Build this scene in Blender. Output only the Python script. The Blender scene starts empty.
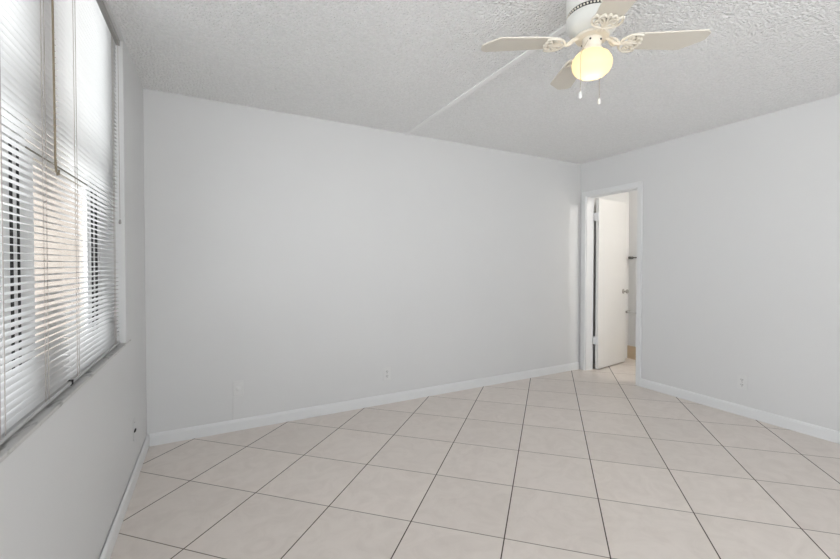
import bpy, bmesh, math, random
from mathutils import Vector, Matrix, Quaternion
random.seed(7)
S = bpy.context.scene
COL = S.collection
PI = math.pi

# ------------------------------------------------------------------ camera
CAM_H = 1.26
YAW, PITCH, ROLL = 0.50756, 0.015906, 0.00124
F_PX = 401.9
fwd = Vector((math.sin(YAW)*math.cos(PITCH), math.cos(YAW)*math.cos(PITCH), -math.sin(PITCH)))
rgt = Vector((math.cos(YAW), -math.sin(YAW), 0))
upv = rgt.cross(fwd)
r2 = rgt*math.cos(ROLL)+upv*math.sin(ROLL)
u2 = -rgt*math.sin(ROLL)+upv*math.cos(ROLL)
cd = bpy.data.cameras.new('camera')
cam = bpy.data.objects.new('camera', cd); COL.objects.link(cam)
M = Matrix((r2, u2, -fwd)).transposed().to_4x4()
M.translation = (0, 0, CAM_H)
cam.matrix_world = M
cd.sensor_fit = 'HORIZONTAL'; cd.sensor_width = 36.0
cd.lens = 36.0*F_PX/840.0
cd.shift_x = -16.85/840.0
cd.shift_y = -9.29/840.0
cd.clip_start = 0.02
S.camera = cam

# ------------------------------------------------------------------ world and exposure
W = bpy.data.worlds.new('overcast_sky'); S.world = W
W.use_nodes = True
bg = W.node_tree.nodes['Background']
bg.inputs[1].default_value = 2.2
# overcast sky above, brighter lower half added to throw light up at the ceiling
wt = W.node_tree
wc = wt.nodes.new('ShaderNodeTexCoord'); wx = wt.nodes.new('ShaderNodeSeparateXYZ'); wr = wt.nodes.new('ShaderNodeValToRGB')
wm = wt.nodes.new('ShaderNodeMapRange'); wm.inputs['From Min'].default_value = -1; wm.inputs['From Max'].default_value = 1
wt.links.new(wc.outputs['Generated'], wx.inputs[0]); wt.links.new(wx.outputs['Z'], wm.inputs['Value'])
wt.links.new(wm.outputs[0], wr.inputs[0]); wt.links.new(wr.outputs[0], bg.inputs[0])
wr.color_ramp.elements[0].position = 0.485; wr.color_ramp.elements[0].color = (1.55, 1.56, 1.57, 1)
wr.color_ramp.elements[1].position = 0.515; wr.color_ramp.elements[1].color = (0.95, 0.97, 1.0, 1)
S.view_settings.view_transform = 'Standard'
S.view_settings.look = 'None'
S.view_settings.gamma = 1.0
S.view_settings.use_curve_mapping = False
S.view_settings.exposure = 0.46
LAMP_W = 0.65
BATH_W = 24.0

# ------------------------------------------------------------------ dimensions
XL, XR, YB, ZC = -0.408, 3.842, 3.373, 2.45
YR = -1.75                      # rear wall, behind the camera
BX, BY = 4.86, 3.455             # far corner of the room beyond the door

# ------------------------------------------------------------------ materials
def nodes_of(name):
    m = bpy.data.materials.new(name); m.use_nodes = True
    nt = m.node_tree
    return m, nt, nt.nodes['Principled BSDF']

def N(nt, t, **kw):
    n = nt.nodes.new(t)
    for k, v in kw.items(): setattr(n, k, v)
    return n

def plain(name, col, rough=0.5, metal=0.0, vary=0.03, scale=18, bump=0.0, bscale=120, spec=0.4):
    m, nt, p = nodes_of(name)
    geo = N(nt, 'ShaderNodeTexCoord')
    no = N(nt, 'ShaderNodeTexNoise'); no.inputs['Scale'].default_value = scale
    nt.links.new(geo.outputs['Object'], no.inputs['Vector'])
    mp = N(nt, 'ShaderNodeMapRange')
    mp.inputs['To Min'].default_value = 1-vary; mp.inputs['To Max'].default_value = 1+vary
    nt.links.new(no.outputs['Fac'], mp.inputs['Value'])
    mx = N(nt, 'ShaderNodeVectorMath', operation='SCALE')
    mx.inputs[0].default_value = col
    nt.links.new(mp.outputs[0], mx.inputs['Scale'])
    nt.links.new(mx.outputs[0], p.inputs['Base Color'])
    p.inputs['Roughness'].default_value = rough
    p.inputs['Metallic'].default_value = metal
    p.inputs['Specular IOR Level'].default_value = spec
    if bump:
        nb = N(nt, 'ShaderNodeTexNoise'); nb.inputs['Scale'].default_value = bscale
        nb.inputs['Detail'].default_value = 3
        nt.links.new(geo.outputs['Object'], nb.inputs['Vector'])
        b = N(nt, 'ShaderNodeBump'); b.inputs['Strength'].default_value = bump
        b.inputs['Distance'].default_value = 0.002
        nt.links.new(nb.outputs['Fac'], b.inputs['Height'])
        nt.links.new(b.outputs[0], p.inputs['Normal'])
    return m

M_wall = plain('wall_paint', (0.73, 0.73, 0.73), 0.55, vary=0.012, scale=2.5, bump=0.12, bscale=90, spec=0.25)
M_bath = plain('bathroom_wall_paint', (0.85, 0.845, 0.835), 0.5, vary=0.01, scale=3, spec=0.25)
M_darkmetal = plain('dark_nickel', (0.16, 0.15, 0.14), 0.35, metal=0.6)
M_trim = plain('white_gloss_paint', (0.805, 0.81, 0.815), 0.35, vary=0.01, scale=6)
M_door = plain('door_paint', (0.80, 0.79, 0.77), 0.4, vary=0.01, scale=4)
M_plastic = plain('white_plastic', (0.75, 0.75, 0.745), 0.35, vary=0.01)
M_fan = plain('fan_white_enamel', (0.76, 0.715, 0.63), 0.35, vary=0.02)
M_house = plain('fan_housing_enamel', (0.72, 0.72, 0.69), 0.35, vary=0.02)
M_blade = plain('fan_blade_laminate', (0.68, 0.64, 0.57), 0.45, vary=0.03, scale=9)
M_dark = plain('dark_gap', (0.03, 0.028, 0.025), 0.8)
M_slot = plain('outlet_slot', (0.06, 0.06, 0.06), 0.7)
M_black = plain('black_rubber', (0.015, 0.015, 0.015), 0.6)
M_chrome = plain('brushed_nickel', (0.50, 0.48, 0.45), 0.28, metal=1.0)
M_steel = plain('dull_steel_rail', (0.42, 0.41, 0.40), 0.45, metal=0.5, vary=0.05)
M_vinyl = plain('window_frame_white', (0.88, 0.88, 0.88), 0.4)
M_bronze = plain('window_sash_bronze', (0.22, 0.19, 0.15), 0.45, metal=0.3)
M_groove = plain('window_groove', (0.02, 0.02, 0.02), 0.7)
M_wand = plain('amber_wand_plastic', (0.24, 0.195, 0.13), 0.3)
M_rail = plain('bottom_rail_grey', (0.52, 0.52, 0.52), 0.35)
M_cord = plain('blind_cord', (0.40, 0.36, 0.33), 0.8)
M_tassel = plain('grey_tassel', (0.36, 0.35, 0.33), 0.5)
M_raceway = plain('raceway_gloss_white', (0.97, 0.97, 0.97), 0.3, vary=0.01)
M_stucco = plain('peach_stucco', (0.295, 0.255, 0.22), 0.9, vary=0.06, scale=3, bump=0.4, bscale=60)
M_tanbase = plain('tan_tile', (0.74, 0.59, 0.41), 0.35, vary=0.06, scale=10)
M_brass_chain = plain('pull_chain_metal', (0.55, 0.50, 0.42), 0.35, metal=0.8)

# popcorn ceiling
M_ceil, nt, p = nodes_of('popcorn_ceiling')
p.inputs['Base Color'].default_value = (0.93, 0.93, 0.93, 1); p.inputs['Roughness'].default_value = 0.9
p.inputs['Specular IOR Level'].default_value = 0.1
g = N(nt, 'ShaderNodeNewGeometry')
n1 = N(nt, 'ShaderNodeTexNoise'); n1.inputs['Scale'].default_value = 70; n1.inputs['Detail'].default_value = 2.0
n1.inputs['Roughness'].default_value = 0.62
v1 = N(nt, 'ShaderNodeTexVoronoi'); v1.inputs['Scale'].default_value = 80
nt.links.new(g.outputs['Position'], n1.inputs['Vector']); nt.links.new(g.outputs['Position'], v1.inputs['Vector'])
ma = N(nt, 'ShaderNodeMath', operation='MULTIPLY_ADD'); ma.inputs[1].default_value = -1.0
nt.links.new(v1.outputs['Distance'], ma.inputs[0]); nt.links.new(n1.outputs['Fac'], ma.inputs[2])
b = N(nt, 'ShaderNodeBump'); b.inputs['Strength'].default_value = 1.0; b.inputs['Distance'].default_value = 0.0092
nt.links.new(ma.outputs[0], b.inputs['Height']); nt.links.new(b.outputs[0], p.inputs['Normal'])
# random speckle in the colour, standing in for shading among the grains
v2 = N(nt, 'ShaderNodeTexVoronoi'); v2.inputs['Scale'].default_value = 95
nt.links.new(g.outputs['Position'], v2.inputs['Vector'])
sp = N(nt, 'ShaderNodeSeparateColor'); nt.links.new(v2.outputs['Color'], sp.inputs[0])
mr = N(nt, 'ShaderNodeMapRange'); mr.inputs['To Min'].default_value = 0.90; mr.inputs['To Max'].default_value = 0.97
nt.links.new(sp.outputs[0], mr.inputs['Value'])
cb = N(nt, 'ShaderNodeCombineColor')
for i in range(3): nt.links.new(mr.outputs[0], cb.inputs[i])
nt.links.new(cb.outputs[0], p.inputs['Base Color'])

# floor tile: 45 degree square lay
TS, TOX, TOY, TA = 0.45198, 2.1124, 2.40726, PI/4-0.0051
M_floor, nt, p = nodes_of('diagonal_ceramic_tile')
g = N(nt, 'ShaderNodeNewGeometry')
sub = N(nt, 'ShaderNodeVectorMath', operation='SUBTRACT'); sub.inputs[1].default_value = (TOX, TOY, 0)
nt.links.new(g.outputs['Position'], sub.inputs[0])
def dotn(vec):
    d = N(nt, 'ShaderNodeVectorMath', operation='DOT_PRODUCT'); d.inputs[1].default_value = vec
    nt.links.new(sub.outputs[0], d.inputs[0]); return d.outputs['Value']
def mth(op, a, bb=None, c=None):
    n = N(nt, 'ShaderNodeMath', operation=op)
    for i, q in enumerate((a, bb, c)):
        if q is None: continue
        if isinstance(q, (int, float)): n.inputs[i].default_value = q
        else: nt.links.new(q, n.inputs[i])
    return n.outputs[0]
U = dotn((math.cos(TA)/TS, -math.sin(TA)/TS, 0))
V = dotn((math.sin(TA)/TS, math.cos(TA)/TS, 0))
def edge(co, w):           # 1 on a grout line
    fr = mth('FRACT', co); d = mth('ABSOLUTE', mth('SUBTRACT', fr, 0.5)); dist = mth('SUBTRACT', 0.5, d)
    mr = N(nt, 'ShaderNodeMapRange'); mr.inputs['From Min'].default_value = w*0.75; mr.inputs['From Max'].default_value = w*1.25
    mr.inputs['To Min'].default_value = 1; mr.inputs['To Max'].default_value = 0
    nt.links.new(dist, mr.inputs['Value']); return mr.outputs[0]
gu = edge(U, 0.0040/TS*0.70)
gv = edge(V, 0.0040/TS*0.56)
comb = N(nt, 'ShaderNodeCombineXYZ')
nt.links.new(mth('FLOOR', U), comb.inputs[0]); nt.links.new(mth('FLOOR', V), comb.inputs[1])
wn = N(nt, 'ShaderNodeTexWhiteNoise'); wn.noise_dimensions = '3D'
nt.links.new(comb.outputs[0], wn.inputs['Vector'])
# marbling, shifted per tile
sc = N(nt, 'ShaderNodeVectorMath', operation='SCALE'); sc.inputs['Scale'].default_value = 7
nt.links.new(wn.outputs['Color'], sc.inputs[0])
ad = N(nt, 'ShaderNodeVectorMath', operation='ADD')
nt.links.new(g.outputs['Position'], ad.inputs[0]); nt.links.new(sc.outputs[0], ad.inputs[1])
mb = N(nt, 'ShaderNodeTexNoise'); mb.inputs['Scale'].default_value = 7; mb.inputs['Detail'].default_value = 6
mb.inputs['Roughness'].default_value = 0.6; mb.inputs['Distortion'].default_value = 1.6
nt.links.new(ad.outputs[0], mb.inputs['Vector'])
cr = N(nt, 'ShaderNodeValToRGB')
cr.color_ramp.elements[0].position = 0.30; cr.color_ramp.elements[0].color = (0.725, 0.655, 0.600, 1)
cr.color_ramp.elements[1].position = 0.60; cr.color_ramp.elements[1].color = (0.790, 0.720, 0.665, 1)
nt.links.new(mb.outputs['Fac'], cr.inputs[0])
tv = N(nt, 'ShaderNodeMapRange'); tv.inputs['To Min'].default_value = 0.965; tv.inputs['To Max'].default_value = 1.03
nt.links.new(wn.outputs['Value'], tv.inputs['Value'])
ts = N(nt, 'ShaderNodeVectorMath', operation='SCALE')
nt.links.new(cr.outputs[0], ts.inputs[0]); nt.links.new(tv.outputs[0], ts.inputs['Scale'])
def mix(fac, a, colr):
    m = N(nt, 'ShaderNodeMix', data_type='RGBA')
    nt.links.new(fac, m.inputs[0]); nt.links.new(a, m.inputs[6]); m.inputs[7].default_value = (*colr, 1)
    return m.outputs[2]
c1 = mix(gv, ts.outputs[0], (0.22, 0.18, 0.15))
c2 = mix(gu, c1, (0.075, 0.055, 0.042))
nt.links.new(c2, p.inputs['Base Color'])
gm = mth('MAXIMUM', gu, gv)
rr = N(nt, 'ShaderNodeMapRange'); rr.inputs['To Min'].default_value = 0.30; rr.inputs['To Max'].default_value = 0.85
nt.links.new(gm, rr.inputs['Value']); nt.links.new(rr.outputs[0], p.inputs['Roughness'])
p.inputs['Specular IOR Level'].default_value = 0.42
b = N(nt, 'ShaderNodeBump'); b.inputs['Strength'].default_value = 0.5; b.inputs['Distance'].default_value = 0.0015; b.invert = True
nt.links.new(gm, b.inputs['Height']); nt.links.new(b.outputs[0], p.inputs['Normal'])

# marble sill
M_sill, nt, p = nodes_of('stained_marble_sill')
g = N(nt, 'ShaderNodeNewGeometry')
n1 = N(nt, 'ShaderNodeTexNoise'); n1.inputs['Scale'].default_value = 22; n1.inputs['Detail'].default_value = 6; n1.inputs['Distortion'].default_value = 1.0
mpg = N(nt, 'ShaderNodeMapping'); mpg.inputs['Scale'].default_value = (1.6, 0.5, 1)
nt.links.new(g.outputs['Position'], mpg.inputs[0]); nt.links.new(mpg.outputs[0], n1.inputs['Vector'])
cr = N(nt, 'ShaderNodeValToRGB')
cr.color_ramp.elements[0].position = 0.30; cr.color_ramp.elements[0].color = (0.24, 0.235, 0.23, 1)
cr.color_ramp.elements[1].position = 0.46; cr.color_ramp.elements[1].color = (0.60, 0.59, 0.58, 1)
nt.links.new(n1.outputs['Fac'], cr.inputs[0]); nt.links.new(cr.outputs[0], p.inputs['Base Color'])
p.inputs['Roughness'].default_value = 0.35

# blind slats: white painted, letting a little light through
M_slat, nt, p = nodes_of('blind_slat_white')
p.inputs['Base Color'].default_value = (0.72, 0.72, 0.72, 1); p.inputs['Roughness'].default_value = 0.4
tr = N(nt, 'ShaderNodeBsdfTranslucent'); tr.inputs[0].default_value = (0.85, 0.85, 0.87, 1)
mxs = N(nt, 'ShaderNodeMixShader'); mxs.inputs[0].default_value = 0.05
out = nt.nodes['Material Output']
nt.links.new(p.outputs[0], mxs.inputs[1]); nt.links.new(tr.outputs[0], mxs.inputs[2]); nt.links.new(mxs.outputs[0], out.inputs[0])

# window glass: see-through with a fresnel reflection
M_glass, nt, p = nodes_of('window_glass'); nt.nodes.remove(p)
out = nt.nodes['Material Output']
ta = N(nt, 'ShaderNodeBsdfTransparent'); ta.inputs[0].default_value = (0.97, 0.98, 0.98, 1)
gl = N(nt, 'ShaderNodeBsdfGlossy'); gl.inputs['Roughness'].default_value = 0.03
lw = N(nt, 'ShaderNodeLayerWeight'); lw.inputs[0].default_value = 0.5
pw = N(nt, 'ShaderNodeMath', operation='POWER'); pw.inputs[1].default_value = 5.0
nt.links.new(lw.outputs['Facing'], pw.inputs[0])
fr = N(nt, 'ShaderNodeMath', operation='MULTIPLY_ADD'); fr.inputs[1].default_value = 0.4; fr.inputs[2].default_value = 0.03
nt.links.new(pw.outputs[0], fr.inputs[0])
mxs = N(nt, 'ShaderNodeMixShader')
nt.links.new(fr.outputs[0], mxs.inputs[0]); nt.links.new(ta.outputs[0], mxs.inputs[1]); nt.links.new(gl.outputs[0], mxs.inputs[2])
nt.links.new(mxs.outputs[0], out.inputs[0])

# opal lamp glass, lit from inside
M_opal, nt, p = nodes_of('opal_lamp_glass')
p.inputs['Base Color'].default_value = (0.60, 0.54, 0.40, 1); p.inputs['Roughness'].default_value = 0.25
tr = N(nt, 'ShaderNodeBsdfTranslucent'); tr.inputs[0].default_value = (0.47, 0.425, 0.32, 1)
mxs = N(nt, 'ShaderNodeMixShader'); mxs.inputs[0].default_value = 0.6
nt.links.new(p.outputs[0], mxs.inputs[1]); nt.links.new(tr.outputs[0], mxs.inputs[2])
em = N(nt, 'ShaderNodeEmission'); em.inputs[0].default_value = (1.0, 0.82, 0.55, 1); em.inputs[1].default_value = 0.05
ads = N(nt, 'ShaderNodeAddShader')
nt.links.new(mxs.outputs[0], ads.inputs[0]); nt.links.new(em.outputs[0], ads.inputs[1])
nt.links.new(ads.outputs[0], nt.nodes['Material Output'].inputs[0])

# ------------------------------------------------------------------ mesh helpers
def box(bm, x0, x1, y0, y1, z0, z1, mi=0):
    vs = [bm.verts.new(c) for c in ((x0,y0,z0),(x1,y0,z0),(x1,y1,z0),(x0,y1,z0),(x0,y0,z1),(x1,y0,z1),(x1,y1,z1),(x0,y1,z1))]
    for q in ((3,2,1,0),(4,5,6,7),(0,1,5,4),(1,2,6,5),(2,3,7,6),(3,0,4,7)):
        f = bm.faces.new([vs[i] for i in q]); f.material_index = mi
    return vs

def lathe(bm, prof, seg=40, c=(0,0,0), cap=True):
    rings = []
    for r, z in prof:
        rings.append([bm.verts.new((c[0]+r*math.cos(2*PI*k/seg), c[1]+r*math.sin(2*PI*k/seg), c[2]+z)) for k in range(seg)])
    for a, b_ in zip(rings, rings[1:]):
        for k in range(seg):
            bm.faces.new((a[k], a[(k+1)%seg], b_[(k+1)%seg], b_[k]))
    if cap:
        bm.faces.new(rings[0][::-1]); bm.faces.new(rings[-1])

def tube(bm, pts, r, seg=8, closed=False):
    pts = [Vector(q) for q in pts]; n = len(pts); rings = []
    for i, q in enumerate(pts):
        if closed: t = pts[(i+1)%n]-pts[i-1]
        else: t = pts[min(i+1, n-1)]-pts[max(i-1, 0)]
        t.normalize()
        a = Vector((0,0,1)) if abs(t.z) < 0.9 else Vector((1,0,0))
        s = t.cross(a).normalized(); u_ = s.cross(t)
        rad = r[i] if isinstance(r, (list, tuple)) else r
        rings.append([bm.verts.new(q+s*rad*math.cos(2*PI*k/seg)+u_*rad*math.sin(2*PI*k/seg)) for k in range(seg)])
    prs = list(zip(rings, rings[1:]))
    if closed: prs.append((rings[-1], rings[0]))
    for a, b_ in prs:
        for k in range(seg):
            bm.faces.new((a[k], a[(k+1)%seg], b_[(k+1)%seg], b_[k]))
    if not closed:
        bm.faces.new(rings[0][::-1]); bm.faces.new(rings[-1])

def prism(bm, outline, z0, z1):
    lo = [bm.verts.new((x, y, z0)) for x, y in outline]; hi = [bm.verts.new((x, y, z1)) for x, y in outline]
    n = len(outline)
    bm.faces.new(lo[::-1]); bm.faces.new(hi)
    for k in range(n): bm.faces.new((lo[k], lo[(k+1)%n], hi[(k+1)%n], hi[k]))

def obj(name, bm, mat, parent=None, bevel=0.0, smooth=False, loc=None, rot=None):
    bmesh.ops.recalc_face_normals(bm, faces=bm.faces)
    me = bpy.data.meshes.new(name); bm.to_mesh(me); bm.free()
    for m in (mat if isinstance(mat, (list, tuple)) else [mat]): me.materials.append(m)
    o = bpy.data.objects.new(name, me); COL.objects.link(o)
    if smooth:
        for f in me.polygons: f.use_smooth = True
        me.set_sharp_from_angle(angle=math.radians(40))
    if bevel:
        md = o.modifiers.new('bevel', 'BEVEL'); md.width = bevel; md.segments = 2; md.limit_method = 'ANGLE'
    if parent is not None: o.parent = parent
    if loc: o.location = loc
    if rot: o.rotation_euler = rot
    return o

def struct(name, bm, mat, parent=None, bevel=0.0, **kw):
    o = obj(name, bm, mat, parent, bevel, **kw)
    if parent is None: o['kind'] = 'structure'
    return o

def thing(name, label, cat, loc=(0,0,0), rotz=0, group=None):
    o = bpy.data.objects.new(name, None); COL.objects.link(o)
    o.location = loc; o.rotation_euler = (0, 0, rotz); o.empty_display_size = 0.1
    tag(o, label, cat, group)
    return o
def tag(o, label, cat, group=None):
    o['label'] = label; o['category'] = cat
    if group: o['group'] = group
def B(*boxes):
    bm = bmesh.new()
    for q in boxes: box(bm, *q)
    return bm

# ------------------------------------------------------------------ the setting
WX0 = XL-0.165                    # outer face of the window wall
WY0, WY1, WZ0, WZ1 = 0.05, 2.665, 0.824, 2.425
DY0, DY1, DZ = 2.626, 3.292, 2.058     # door opening in the right wall
SY0, SY1, SZ = -1.62, -0.12, 2.2      # unseen glazed opening behind the camera, added to let in daylight
WT = 0.12

struct('floor', B((XL-0.18, BX+0.1, YR-0.12, BY+0.1, -0.12, 0)), M_floor)
struct('ceiling', B((XL-0.18, BX+0.1, YR-0.12, BY+0.1, ZC, ZC+0.12)), M_ceil)
struct('wall_left', B((WX0, XL, YR, SY0, 0, ZC), (WX0, XL, SY0, SY1, SZ, ZC), (WX0, XL, SY1, WY0, 0, ZC),
       (WX0, XL, WY0, WY1, 0, WZ0), (WX0, XL, WY0, WY1, WZ1, ZC), (WX0, XL, WY1, YB, 0, ZC)), M_wall)
struct('wall_back', B((WX0, XR+WT, YB, YB+WT, 0, ZC)), M_wall)
struct('wall_right', B((XR, XR+WT, YR, DY0, 0, ZC), (XR, XR+WT, DY0, DY1, DZ, ZC), (XR, XR+WT, DY1, YB, 0, ZC)), M_wall)
RX0, RX1, RZ = -0.30, 2.30, 2.30      # wide rear opening, unseen, added to light the room from behind the camera
struct('wall_rear', B((WX0, RX0, YR-WT, YR, 0, ZC), (RX1, XR+WT, YR-WT, YR, 0, ZC), (RX0, RX1, YR-WT, YR, RZ, ZC)), M_wall)
# the small room beyond the door
struct('wall_bathroom_far', B((BX, BX+0.1, 0.6, BY+0.1, 0, ZC)), M_bath)
struct('wall_bathroom_side', B((XR+WT, BX, BY, BY+0.1, 0, ZC)), M_bath)
struct('wall_bathroom_near', B((XR+WT, BX, 0.5, 0.6, 0, ZC)), M_bath)
struct('wall_bathroom_return', B((XR, XR+WT, YB+WT, BY+0.1, 0, ZC)), M_bath)
struct('baseboard_bathroom', B((BX-0.014, BX, 0.6, BY, 0, 0.17)), M_tanbase, bevel=0.004)

def baseboard(name, a, b_, inward, gap):
    """profile swept from a to b; inward = unit vector into the room"""
    prof = [(gap, 0), (0.014, 0), (0.014, 0.066), (0.010, 0.078), (gap+0.002, 0.085), (gap, 0.085)]
    bm = bmesh.new(); rows = []
    for q in (a, b_):
        rows.append([bm.verts.new((q[0]+inward[0]*t, q[1]+inward[1]*t, z)) for t, z in prof])
    n = len(prof)
    for k in range(n): bm.faces.new((rows[0][k], rows[0][(k+1)%n], rows[1][(k+1)%n], rows[1][k]))
    bm.faces.new(rows[0]); bm.faces.new(rows[1][::-1])
    return struct(name, bm, M_trim)
baseboard('baseboard_left', (XL, -0.1), (XL, YB-0.004), (1, 0), 0.004)
baseboard('baseboard_back', (XL+0.016, YB), (XR-0.019, YB), (0, -1), 0.002)
baseboard('baseboard_right', (XR, YR), (XR, DY0-0.051), (-1, 0), 0.0)

# door casing and jamb lining
bm = bmesh.new()
cw, ct = 0.050, 0.015
box(bm, XR-ct, XR, DY1-0.004, DY1+cw, 0, DZ+cw)
box(bm, XR-ct, XR, DY0-cw, DY0+0.004, 0, DZ+cw)
box(bm, XR-ct, XR, DY0+0.004, DY1-0.004, DZ-0.004, DZ+cw)
box(bm, XR-ct-0.005, XR-ct, DY1+cw-0.016, DY1+cw, 0, DZ+cw)          # raised back band of the casing
box(bm, XR-ct-0.005, XR-ct, DY0-cw, DY0-cw+0.016, 0, DZ+cw)
box(bm, XR-ct-0.005, XR-ct, DY0-cw+0.016, DY1+cw-0.016, DZ+cw-0.016, DZ+cw)
struct('trim_1', bm, M_trim, bevel=0.003)
bm = bmesh.new()
jt = 0.012
box(bm, XR, XR+WT, DY1-jt, DY1, 0, DZ); box(bm, XR, XR+WT, DY0, DY0+jt, 0, DZ)
box(bm, XR, XR+WT, DY0+jt, DY1-jt, DZ-jt, DZ)
box(bm, XR+0.060, XR+0.072, DY0+jt, DY0+jt+0.010, 0, DZ-jt)
box(bm, XR+0.060, XR+0.072, DY0+jt+0.010, DY1-jt, DZ-jt-0.010, DZ-jt)
struct('trim_2', bm, M_trim, bevel=0.0015)

# the door leaf, swung into the room beyond
hx, hy = XR+WT+0.006, DY1-jt-0.006
leaf_dir = math.atan2(3.300-3.200, 4.615-3.935)
DW = 0.640
d = bpy.data.objects.new('door_1', None); COL.objects.link(d); d['kind'] = 'structure'
d.location = (hx, hy, 0); d.rotation_euler = (0, 0, leaf_dir)
obj('door_leaf', B((0.004, DW, -0.052, -0.016, 0.012, 2.038)), M_door, d, bevel=0.002)
for zz in (0.305, 1.775):
    bm = bmesh.new()
    lathe(bm, [(0.006, 0), (0.006, 0.09)], 12, (-0.001, -0.054, zz))
    lathe(bm, [(0.0035, 0), (0.007, 0.004), (0.0035, 0.008)], 12, (-0.001, -0.054, zz+0.09))
    box(bm, -0.016, 0.0035, -0.050, 0.002, zz, zz+0.09)
    obj('hinge', bm, M_trim, d, smooth=True)
for sgn, y0 in ((-1, -0.052), (1, -0.016)):
    bm = bmesh.new()
    lathe(bm, [(0.031, 0), (0.031, 0.004), (0.024, 0.010), (0.012, 0.013), (0.0105, 0.030), (0.018, 0.036), (0.026, 0.046), (0.027, 0.055), (0.022, 0.064), (0.010, 0.068)], 28)
    bmesh.ops.rotate(bm, verts=bm.verts, cent=(0,0,0), matrix=Matrix.Rotation(PI/2*(1 if sgn < 0 else -1), 3, 'X'))
    obj('door_knob', bm, M_chrome, d, smooth=True, loc=(DW-0.062, y0, 0.915))

# sill and windows
sill = B((WX0-0.02, XL, WY0, WY1, 0.824, 0.837), (XL, XL+0.002, WY0-0.06, 2.80, 0.829, 0.837))
struct('trim_3', sill, M_sill, bevel=0.001)

WPX = -0.545                      # window plane
def window(name, y0, y1, z0, z1, rail, fl, fr_, strips):
    """sliding sash: fl/fr_ are the widths of the left and right frame members, strips the dark bars standing for grooves on their room face"""
    w = bpy.data.objects.new(name, None); COL.objects.link(w); w['kind'] = 'structure'
    oy, oz = (y0+y1)/2, z0
    w.location = (WPX, oy, z0)
    a, c = y0-oy, y1-oy; h = z1-oz
    ft = 0.030; rz = rail-oz
    obj('window_frame', B((-0.004, 0.035, a, a+fl, 0, rz), (0.0165, 0.035, c-fr_, c, 0, rz), (-0.035, 0.035, a, a+fl, rz, h), (-0.035, 0.035, c-fr_, c, rz, h), (-0.035, 0.035, a+fl, c-fr_, 0, ft), (-0.035, 0.035, a+fl, c-fr_, h-ft, h)), M_vinyl, w, bevel=0.002)
    for s0, s1 in strips:  # flat dark strips in place of recessed gaps between frame members
        obj('groove_strip', B((0.0345, 0.0368, s0-oy, s1-oy, ft, rz)), M_groove, w)
    st = 0.072; a2, c2 = a+fl, c-fr_
    obj('sash', B((0.0175, 0.031, a2, a2+st, ft, rz), (0.0175, 0.031, c2-0.04, c2, ft, rz), (0.0175, 0.031, a2+st, c2-0.04, ft, ft+0.03)), M_vinyl, w, bevel=0.002)
    obj('sash_stile', B((-0.030, -0.016, a2, a2+0.03, rz, h-ft), (-0.030, -0.016, c2-0.03, c2, rz, h-ft)), M_vinyl, w, bevel=0.002)
    obj('meeting_rail', B((-0.030, 0.026, a2, c2, rz, rz+0.028)), M_bronze, w, bevel=0.002)
    obj('pane', B((0.0145, 0.0172, a2+0.01, c2-0.01, ft+0.01, rz)), M_glass, w)
    obj('pane', B((-0.026, -0.022, a2+0.03, c2-0.03, rz+0.028, h-ft)), M_glass, w)
    return w
window('window_1', 0.055, 1.644, 0.834, 2.425, 1.62, 0.10, 0.085, [(1.604, 1.622)])
window('window_2', 1.646, 2.66, 0.834, 2.425, 1.62, 0.081, 0.183, [(1.654, 1.669), (2.485, 2.514), (2.556, 2.596)])
# unseen patio glazing behind the camera, added as a daylight source
w = bpy.data.objects.new('added_patio_window', None); COL.objects.link(w); w['kind'] = 'structure'; w.location = (XL-0.09, (SY0+SY1)/2, 0)
hw = (SY1-SY0)/2
obj('window_frame', B((-0.05, 0.05, -hw, -hw+0.06, 0, SZ), (-0.05, 0.05, hw-0.06, hw, 0, SZ), (-0.05, 0.05, -hw+0.06, hw-0.06, 0, 0.05), (-0.05, 0.05, -hw+0.06, hw-0.06, SZ-0.06, SZ), (-0.03, 0.03, -0.03, 0.03, 0.05, SZ-0.06)), M_vinyl, w)
obj('pane', B((-0.004, 0.004, -hw+0.06, -0.03, 0.05, SZ-0.06)), M_glass, w)
obj('pane', B((-0.004, 0.004, 0.03, hw-0.06, 0.05, SZ-0.06)), M_glass, w)

# rear glazing added out of view to brighten the left and back walls
w = bpy.data.objects.new('added_rear_window', None); COL.objects.link(w); w['kind'] = 'structure'; w.location = ((RX0+RX1)/2, YR-0.06, 0)
hw = (RX1-RX0)/2; th = 2*hw/3
obj('window_frame', B((-hw, -hw+0.05, -0.04, 0.04, 0, RZ), (hw-0.05, hw, -0.04, 0.04, 0, RZ), (-hw+0.05, hw-0.05, -0.04, 0.04, 0, 0.04), (-hw+0.05, hw-0.05, -0.04, 0.04, RZ-0.05, RZ),
    (-th/2-0.025, -th/2+0.025, -0.03, 0.03, 0.04, RZ-0.05), (th/2-0.025, th/2+0.025, -0.03, 0.03, 0.04, RZ-0.05)), M_vinyl, w)
for xa, xb in ((-hw+0.05, -th/2-0.025), (-th/2+0.025, th/2-0.025), (th/2+0.025, hw-0.05)):
    obj('pane', B((xa, xb, -0.004, 0.004, 0.04, RZ-0.05)), M_glass, w)

# ------------------------------------------------------------------ neighbouring wing seen through the blinds
bm = B((-4.6, -0.60, 6.2, 6.6, -3.0, 5.5))
box(bm, -4.7, -0.60, 6.1, 6.2, 5.5, 5.62); box(bm, -4.6, -0.6, 6.17, 6.2, -0.25, -0.10)
o = obj('building_wing', bm, M_stucco); tag(o, 'peach stucco wall of the wing outside, seen through the blinds', 'building')

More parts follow.
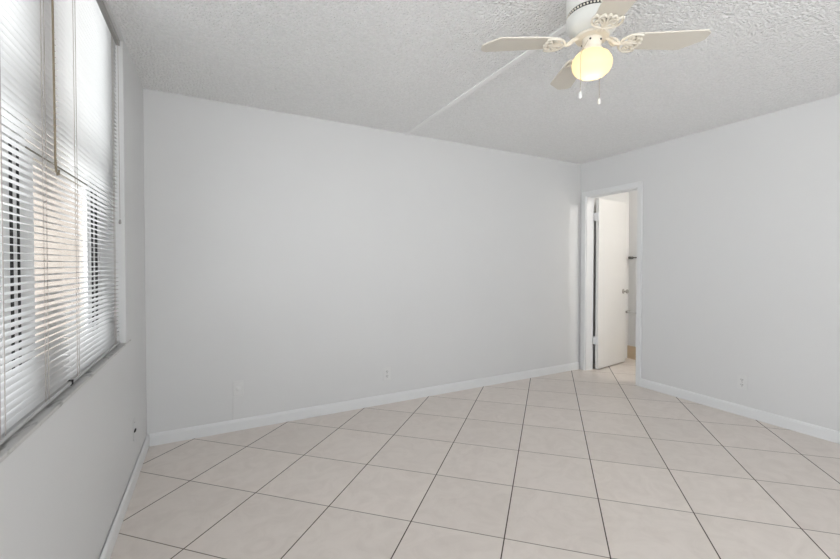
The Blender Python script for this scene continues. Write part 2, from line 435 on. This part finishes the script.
# ------------------------------------------------------------------ venetian blinds
SX = -0.4405; SWID = 0.0240; PITCHZ = 0.0199
ZBOT, ZTOP = 0.868, 2.388
def joint(z):
    return 1.748 + max(0.0, (1.32-z))*0.15
def blind(label, side):
    left = side == 'L'
    y_mid = 0.92 if left else 2.19
    t = thing('venetian_blind', label, 'blind', (SX, y_mid, 0.836), group='white venetian blinds in the window')
    def L(v): return (v[0]-SX, v[1]-y_mid, v[2]-0.836)
    def ends(z):
        return (0.075, joint(z)-0.008) if left else (joint(z)+0.002, 2.628)
    bm = bmesh.new()
    n = int((ZTOP-ZBOT)/PITCHZ)+1
    for i in range(n):
        z = ZBOT+i*PITCHZ
        y0, y1 = ends(z)
        sect = []
        tilt = math.radians(-6)+random.uniform(-0.03, 0.03)
        for k in range(5):
            s = (k/4-0.5)*SWID
            h = 0.0026*(1-(2*s/SWID)**2)
            sect.append((s*math.cos(tilt), s*math.sin(tilt)+h))
        ny = 7
        rows = []
        ph = random.uniform(0, 6)
        for j in range(ny):
            yy = y0+(y1-y0)*j/(ny-1)
            sag = 0.0006*math.sin(ph+j*1.3)
            up = [bm.verts.new(L((SX+sx, yy, z+sz+sag))) for sx, sz in sect]
            dn = [bm.verts.new(L((SX+sx, yy, z+sz+sag-0.0006))) for sx, sz in sect]
            rows.append((up, dn))
        for (ua, da), (ub, db) in zip(rows, rows[1:]):
            for k in range(4):
                bm.faces.new((ua[k], ub[k], ub[k+1], ua[k+1])); bm.faces.new((da[k+1], db[k+1], db[k], da[k]))
            bm.faces.new((ua[0], da[0], db[0], ub[0])); bm.faces.new((ua[4], ub[4], db[4], da[4]))
        for up, dn in (rows[0], rows[-1]):
            for k in range(4): bm.faces.new((up[k], up[k+1], dn[k+1], dn[k]))
    obj('slats', bm, M_slat, t, smooth=True)
    y0, y1 = ends(2.4)
    bm = bmesh.new(); box(bm, *[q for q in (SX-0.014-SX, 0.022, y0-y_mid, y1-y_mid+ (0.03 if not left else 0), 2.396-0.836, 2.424-0.836)])
    obj('headrail', bm, M_steel, t, bevel=0.002)
    y0, y1 = ends(0.85)
    bm = bmesh.new(); box(bm, -0.0135, 0.0135, y0-y_mid, y1-y_mid, 0.844-0.836, 0.857-0.836)
    br = obj('bottom_rail', bm, M_rail, t, bevel=0.003)
    bm = bmesh.new()
    ye = (y1 if left else y0)
    s_ = 1 if left else -1
    box(bm, -0.0140, 0.0140, min(ye, ye-s_*0.006)-y_mid+ (0.0005*s_), max(ye, ye-s_*0.006)-y_mid+0.0005*s_, 0.841-0.836, 0.858-0.836)
    obj('end_cap', bm, M_black, br)
    stations = (0.35, 1.29, 1.575) if left else (1.885, 2.515)
    for ys in stations:
        for dx, dy in ((0.0138, -0.011), (0.0138, 0.014)):
            bm = bmesh.new()
            tube(bm, [L((SX+dx, ys+dy, 0.857)), L((SX+dx, ys+dy+0.001, 1.6)), L((SX+dx, ys+dy, 2.397))], 0.0010, 6)
            obj('ladder_cord', bm, M_cord, t)
    return t, L
tb, Lf = blind('larger white slatted blind nearest the camera, with an amber tilt wand at its right end', 'L')
bm = bmesh.new()
tube(bm, [Lf((-0.418, 1.628, 2.40)), Lf((-0.417, 1.628, 2.0)), Lf((-0.415, 1.626, 1.575))], 0.0028, 8)
wd = obj('tilt_wand', bm, M_wand, tb, smooth=True)
bm = bmesh.new()
tube(bm, [Lf((-0.415, 1.626, 1.575)), Lf((-0.414, 1.627, 1.545)), Lf((-0.412, 1.632, 1.528)), Lf((-0.411, 1.640, 1.532)), Lf((-0.411, 1.642, 1.545))], 0.003, 8)
obj('wand_hook', bm, M_wand, wd, smooth=True)
tb2, Lf2 = blind('narrower white slatted blind at the corner end of the window, with a lift cord', 'R')
bm = bmesh.new()
tube(bm, [Lf2((-0.417, 2.59, 2.40)), Lf2((-0.416, 2.59, 1.49))], 0.0011, 6)
lc = obj('lift_cord', bm, M_cord, tb2)
bm = bmesh.new(); lathe(bm, [(0.002, 0.024), (0.0045, 0.019), (0.006, 0.006), (0.0045, 0), (0.002, -0.001)], 14, Lf2((-0.416, 2.59, 1.462)))
obj('cord_tassel', bm, M_tassel, lc, smooth=True)

# ------------------------------------------------------------------ ceiling fan
FX, FY = 1.435, 1.205
fan = thing('ceiling_fan', 'white four-blade flush-mount ceiling fan with lit globe and scrolled blade arms', 'ceiling fan', (FX, FY, ZC))
bm = bmesh.new()
lathe(bm, [(0.104, 0), (0.108, -0.004), (0.108, -0.104), (0.103, -0.112)], 56)
obj('mounting_canopy', bm, M_house, fan, smooth=True)
bm = bmesh.new()
lathe(bm, [(0.1000, -0.110), (0.1000, -0.132)], 56)
vent = obj('vent_band', bm, M_slot, fan)
bm = bmesh.new()
for k in range(48):
    a = 2*PI*k/48
    bb = bmesh.ops.create_uvsphere(bm, u_segments=8, v_segments=6, radius=0.0042)
    bmesh.ops.translate(bm, verts=bb['verts'], vec=(0.1025*math.cos(a), 0.1025*math.sin(a), -0.121))
obj('bead_trim', bm, M_fan, vent, smooth=True)
bm = bmesh.new()
lathe(bm, [(0.104, -0.130), (0.108, -0.134), (0.107, -0.152), (0.103, -0.170), (0.094, -0.186), (0.080, -0.198), (0.068, -0.204), (0.064, -0.208)], 56)
obj('motor_housing', bm, M_house, fan, smooth=True)
bm = bmesh.new()
lathe(bm, [(0.050, -0.206), (0.070, -0.208), (0.072, -0.213), (0.068, -0.219), (0.042, -0.221)], 40)
obj('flywheel', bm, M_fan, fan, smooth=True)
bm = bmesh.new()
lathe(bm, [(0.030, -0.219), (0.040, -0.221), (0.040, -0.246), (0.037, -0.250), (0.037, -0.262), (0.044, -0.266), (0.044, -0.274), (0.036, -0.278)], 36)
sw = obj('switch_housing', bm, M_fan, fan, smooth=True)
for a in (-2.6, -1.4, -0.4, 0.8, 2.0):
    bm = bmesh.new()
    bb = bmesh.ops.create_uvsphere(bm, u_segments=10, v_segments=6, radius=0.0045)
    bmesh.ops.translate(bm, verts=bm.verts, vec=(0.041*math.cos(a), 0.041*math.sin(a), -0.236))
    obj('screw', bm, M_slot, sw, smooth=True)
# globe: flattened opal shade with an open neck
bm = bmesh.new()
GZ = -0.275
prof = [(0.040, 0.0), (0.054, -0.006), (0.070, -0.017), (0.080, -0.033), (0.0835, -0.050), (0.081, -0.068), (0.073, -0.084), (0.058, -0.097), (0.038, -0.105), (0.016, -0.109), (0.001, -0.110)]
lathe(bm, [(r, z+GZ) for r, z in prof], 48, cap=False)
obj('lamp_globe', bm, M_opal, fan, smooth=True)
ld = bpy.data.lights.new('fan_bulb', 'POINT'); ld.energy = LAMP_W; ld.color = (1.0, 0.80, 0.55); ld.shadow_soft_size = 0.03
lo = bpy.data.objects.new('fan_bulb', ld); COL.objects.link(lo); lo.location = (FX, FY, ZC+GZ-0.068)

def iron(az):
    """scrolled blade arm lying along +X, in blade-local coordinates"""
    bm = bmesh.new()
    def sw_(pts, r=0.0045):
        P = [Vector(q) for q in pts]; out_ = []
        for i in range(len(P)-1):
            p0, p1, p2, p3 = P[max(i-1,0)], P[i], P[i+1], P[min(i+2, len(P)-1)]
            for k in range(5):
                t_ = k/5
                out_.append(0.5*((2*p1)+(p2-p0)*t_+(2*p0-5*p1+4*p2-p3)*t_*t_+(3*p1-p0-3*p2+p3)*t_**3))
        out_.append(P[-1]); tube(bm, out_, r, 8)
    sw_([(0.060, 0, -0.180), (0.080, 0, -0.190), (0.100, 0, -0.206), (0.122, 0, -0.206)], 0.0085)
    for s in (1, -1):
        sw_([(0.075, 0.010*s, -0.186), (0.092, 0.022*s, -0.200), (0.108, 0.012*s, -0.206), (0.118, 0.004*s, -0.207)])
        sw_([(0.118, 0.004*s, -0.207), (0.126, 0.030*s, -0.207), (0.146, 0.052*s, -0.207), (0.172, 0.058*s, -0.207), (0.196, 0.050*s, -0.207)], 0.0055)
        sw_([(0.196, 0.050*s, -0.207), (0.186, 0.036*s, -0.207), (0.200, 0.022*s, -0.207), (0.192, 0.010*s, -0.207), (0.206, 0.0, -0.207)], 0.0052)
        sw_([(0.128, 0.004*s, -0.207), (0.148, 0.014*s, -0.207), (0.166, 0.030*s, -0.207), (0.156, 0.042*s, -0.207), (0.142, 0.034*s, -0.207), (0.150, 0.024*s, -0.207)])
        sw_([(0.128, 0.003*s, -0.207), (0.160, 0.008*s, -0.207), (0.182, 0.022*s, -0.207), (0.176, 0.034*s, -0.207)])
        lathe(bm, [(0.0055, -0.2145), (0.0055, -0.2005)], 10, (0.180, 0.036*s, 0))
    sw_([(0.120, 0, -0.207), (0.160, 0, -0.207), (0.205, 0, -0.207)], 0.005)
    return bm
def blade_bm():
    r0, r1 = 0.150, 0.474
    w0, w1 = 0.052, 0.066
    out_ = []
    for k in range(7):                                   # rounded root
        a = PI/2+PI*k/6
        out_.append((r0+0.020+0.020*math.cos(a), (w0-0.018)*math.sin(a)+(0.018*math.sin(a))))
    out_ += [(r1-0.020, -w1), (r1-0.003, -w1*0.80), (r1, -w1*0.66), (r1, -w1*0.10), (r1-0.006, w1*0.06), (r1-0.075, w1*0.96), (r1-0.085, w1)]
    bm = bmesh.new(); prism(bm, out_, -0.2005, -0.1945)
    return bm
BASE_AZ = math.radians(147.5)
first = None
for k in range(4):
    az = BASE_AZ-k*PI/2+math.radians((0, 4, 1.5, 2)[k])
    if first is None:
        bl = obj('blade', blade_bm(), M_blade, fan, bevel=0.0015)
        ir = obj('blade_arm', iron(0), M_fan, bl, smooth=True)
        first = (bl, ir)
    else:
        bl = first[0].copy(); COL.objects.link(bl); bl.parent = fan
        ir = first[1].copy(); COL.objects.link(ir); ir.parent = bl
    # pitch the blade about its own long axis, at the height of the arm
    Tm = Matrix.Translation((0, 0, -0.2))
    m4 = Matrix.Translation((0, 0, -0.033)) @ Matrix.Rotation(az, 4, 'Z') @ Tm @ Matrix.Rotation(math.radians(-5), 4, 'X') @ Tm.inverted()
    bl.matrix_local = m4

fx_, fy_ = rgt.x, rgt.y                                 # camera-right in plan, used to place the two chains
def chain(lat, dep, z1):
    x, y = lat*fx_+dep*0.486, lat*fy_+dep*0.874
    r = math.hypot(x, y); k0 = 0.040/r; k1 = 0.086/r
    path = [Vector((x*k0, y*k0, -0.240)), Vector((x*k1, y*k1, -0.295)), Vector((x, y, -0.325)), Vector((x, y, z1+0.024))]
    bm = bmesh.new()
    tube(bm, path, 0.0010, 6)
    for p0, p1 in zip(path, path[1:]):
        nb = max(1, int((p1-p0).length/0.006))
        for i in range(nb):
            bb = bmesh.ops.create_icosphere(bm, subdivisions=1, radius=0.0019)
            bmesh.ops.translate(bm, verts=bb['verts'], vec=p0.lerp(p1, i/nb))
    c = obj('pull_chain', bm, M_brass_chain, fan)
    bm = bmesh.new(); lathe(bm, [(0.002, 0.030), (0.0050, 0.026), (0.0075, 0.010), (0.0062, 0.002), (0.002, 0)], 14, (x, y, z1-0.004))
    obj('pendant', bm, M_plastic, c, smooth=True)
chain(-0.075, -0.075, -0.503)
chain(0.065, 0.080, -0.466)

# ------------------------------------------------------------------ raceway on the ceiling
bm = B((1.532, 1.568, FY+0.03, YB-0.001, ZC-0.009, ZC-0.0005))
o = obj('cable_raceway', bm, M_raceway, bevel=0.003); tag(o, 'thin white cable raceway along the ceiling, from the fan to the back wall', 'cable raceway')

# ------------------------------------------------------------------ outlets
def duplex(label, loc, rotz):
    t = thing('wall_outlet', label, 'outlet', loc, rotz, group='duplex wall outlets')
    bm = B((-0.036, 0.036, -0.006, -0.0003, -0.058, 0.058)); obj('cover_plate', bm, M_plastic, t, bevel=0.0025)
    for s in (1, -1):
        bm = bmesh.new(); lathe(bm, [(0.0165, 0), (0.0165, 0.003)], 24)
        bmesh.ops.rotate(bm, verts=bm.verts, cent=(0,0,0), matrix=Matrix.Rotation(PI/2, 3, 'X'))
        r = obj('receptacle', bm, M_plastic, t, loc=(0, -0.0058, 0.021*s), smooth=True)
        for dx in (-0.0065, 0.0065):
            obj('slot', B((dx-0.0016, dx+0.0016, -0.0036, -0.0028, -0.001, 0.009)), M_slot, r)
        obj('slot', B((-0.0026, 0.0026, -0.0036, -0.0028, -0.0105, -0.0055)), M_slot, r)
    bm = bmesh.new(); lathe(bm, [(0.0035, 0), (0.0028, 0.0015)], 12)
    bmesh.ops.rotate(bm, verts=bm.verts, cent=(0,0,0), matrix=Matrix.Rotation(PI/2, 3, 'X'))
    obj('screw', bm, M_chrome, t, loc=(0, -0.006, 0))
duplex('white duplex outlet low on the back wall, with slots showing', (1.360, YB, 0.268), 0)
duplex('white duplex outlet low on the right wall, past the doorway', (XR, 1.673, 0.277), -PI/2)
t = thing('cable_jack_plate', 'white jack plate on the back wall nearest the window corner, cable dropping from it', 'wall plate', (0.158, YB, 0.318))
obj('cover_plate', B((-0.036, 0.036, -0.006, -0.0003, -0.058, 0.058)), M_plastic, t, bevel=0.0025)
bm = bmesh.new(); lathe(bm, [(0.017, 0), (0.017, 0.004), (0.012, 0.006), (0.007, 0.006), (0.006, 0.013)], 24)
bmesh.ops.rotate(bm, verts=bm.verts, cent=(0,0,0), matrix=Matrix.Rotation(PI/2, 3, 'X'))
obj('jack', bm, M_plastic, t, loc=(0.0, -0.0058, -0.002), smooth=True)
obj('ledge', B((-0.037, 0.030, -0.010, -0.0003, -0.066, -0.058)), M_plastic, t, bevel=0.001)
bm = bmesh.new(); tube(bm, [(-0.033, -0.004, -0.062), (-0.0335, -0.004, -0.13), (-0.033, -0.004, -0.2325)], 0.0032, 8)
obj('cable', bm, M_plastic, t, smooth=True)

# painted-over blank plate with a black cable hole, left wall by the corner
t = thing('blank_plate', 'painted blank plate with a small black hole, low under the window end', 'wall plate', (XL, 2.873, 0.300))
obj('cover_plate', B((0.0003, 0.0035, -0.036, 0.036, -0.058, 0.058)), M_wall, t, bevel=0.002)
bm = bmesh.new(); lathe(bm, [(0.0125, 0), (0.0125, 0.004), (0.009, 0.006)], 20)
bmesh.ops.rotate(bm, verts=bm.verts, cent=(0,0,0), matrix=Matrix.Rotation(PI/2, 3, 'Y'))
bmesh.ops.scale(bm, vec=(1, 2.3, 0.62), verts=bm.verts)
obj('grommet', bm, M_black, t, loc=(0.003, 0, -0.008), smooth=True)
bm = bmesh.new(); lathe(bm, [(0.0035, 0), (0.003, 0.0015)], 10)
bmesh.ops.rotate(bm, verts=bm.verts, cent=(0,0,0), matrix=Matrix.Rotation(PI/2, 3, 'Y'))
obj('screw', bm, M_steel, t, loc=(0.0034, 0, 0.040))

# ------------------------------------------------------------------ fittings in the room beyond the door
t = thing('towel_bar', 'dark metal towel bar on the wall beyond the door', 'towel bar', (BX, 3.20, 1.345))
bm = bmesh.new(); tube(bm, [(-0.055, -0.22, 0), (-0.055, 0.22, 0)], 0.008, 12); obj('bar', bm, M_darkmetal, t, smooth=True)
for s in (-0.2, 0.2):
    bm = B((-0.064, -0.0005, s-0.016, s+0.016, -0.016, 0.016)); obj('bracket', bm, M_darkmetal, t, bevel=0.003)
t = thing('toilet_paper_holder', 'small chrome paper holder on the wall beyond the door, below the towel bar', 'paper holder', (BX, 3.36, 0.625))
for s in (-0.075, 0.075):
    bm = B((-0.07, -0.0005, s-0.012, s+0.012, -0.016, 0.016)); obj('bracket', bm, M_chrome, t, bevel=0.004)
bm = bmesh.new(); tube(bm, [(-0.055, -0.066, 0), (-0.055, 0.066, 0)], 0.010, 12); obj('roller', bm, M_plastic, t, smooth=True)
t = thing('bathroom_ceiling_light', 'round flush ceiling light in the room beyond the door', 'ceiling light', (4.40, 1.55, ZC))
bm = bmesh.new(); lathe(bm, [(0.13, 0), (0.13, -0.02), (0.12, -0.022)], 32); obj('light_base', bm, M_fan, t, smooth=True)
bm = bmesh.new(); lathe(bm, [(0.12, -0.02), (0.115, -0.045), (0.08, -0.07), (0.03, -0.082), (0.001, -0.083)], 32, cap=False); obj('light_shade', bm, M_opal, t, smooth=True)
ld = bpy.data.lights.new('bathroom_bulb', 'POINT'); ld.energy = BATH_W; ld.color = (1.0, 0.965, 0.91); ld.shadow_soft_size = 0.06
lo = bpy.data.objects.new('bathroom_bulb', ld); COL.objects.link(lo); lo.location = (4.40, 1.55, ZC-0.14)
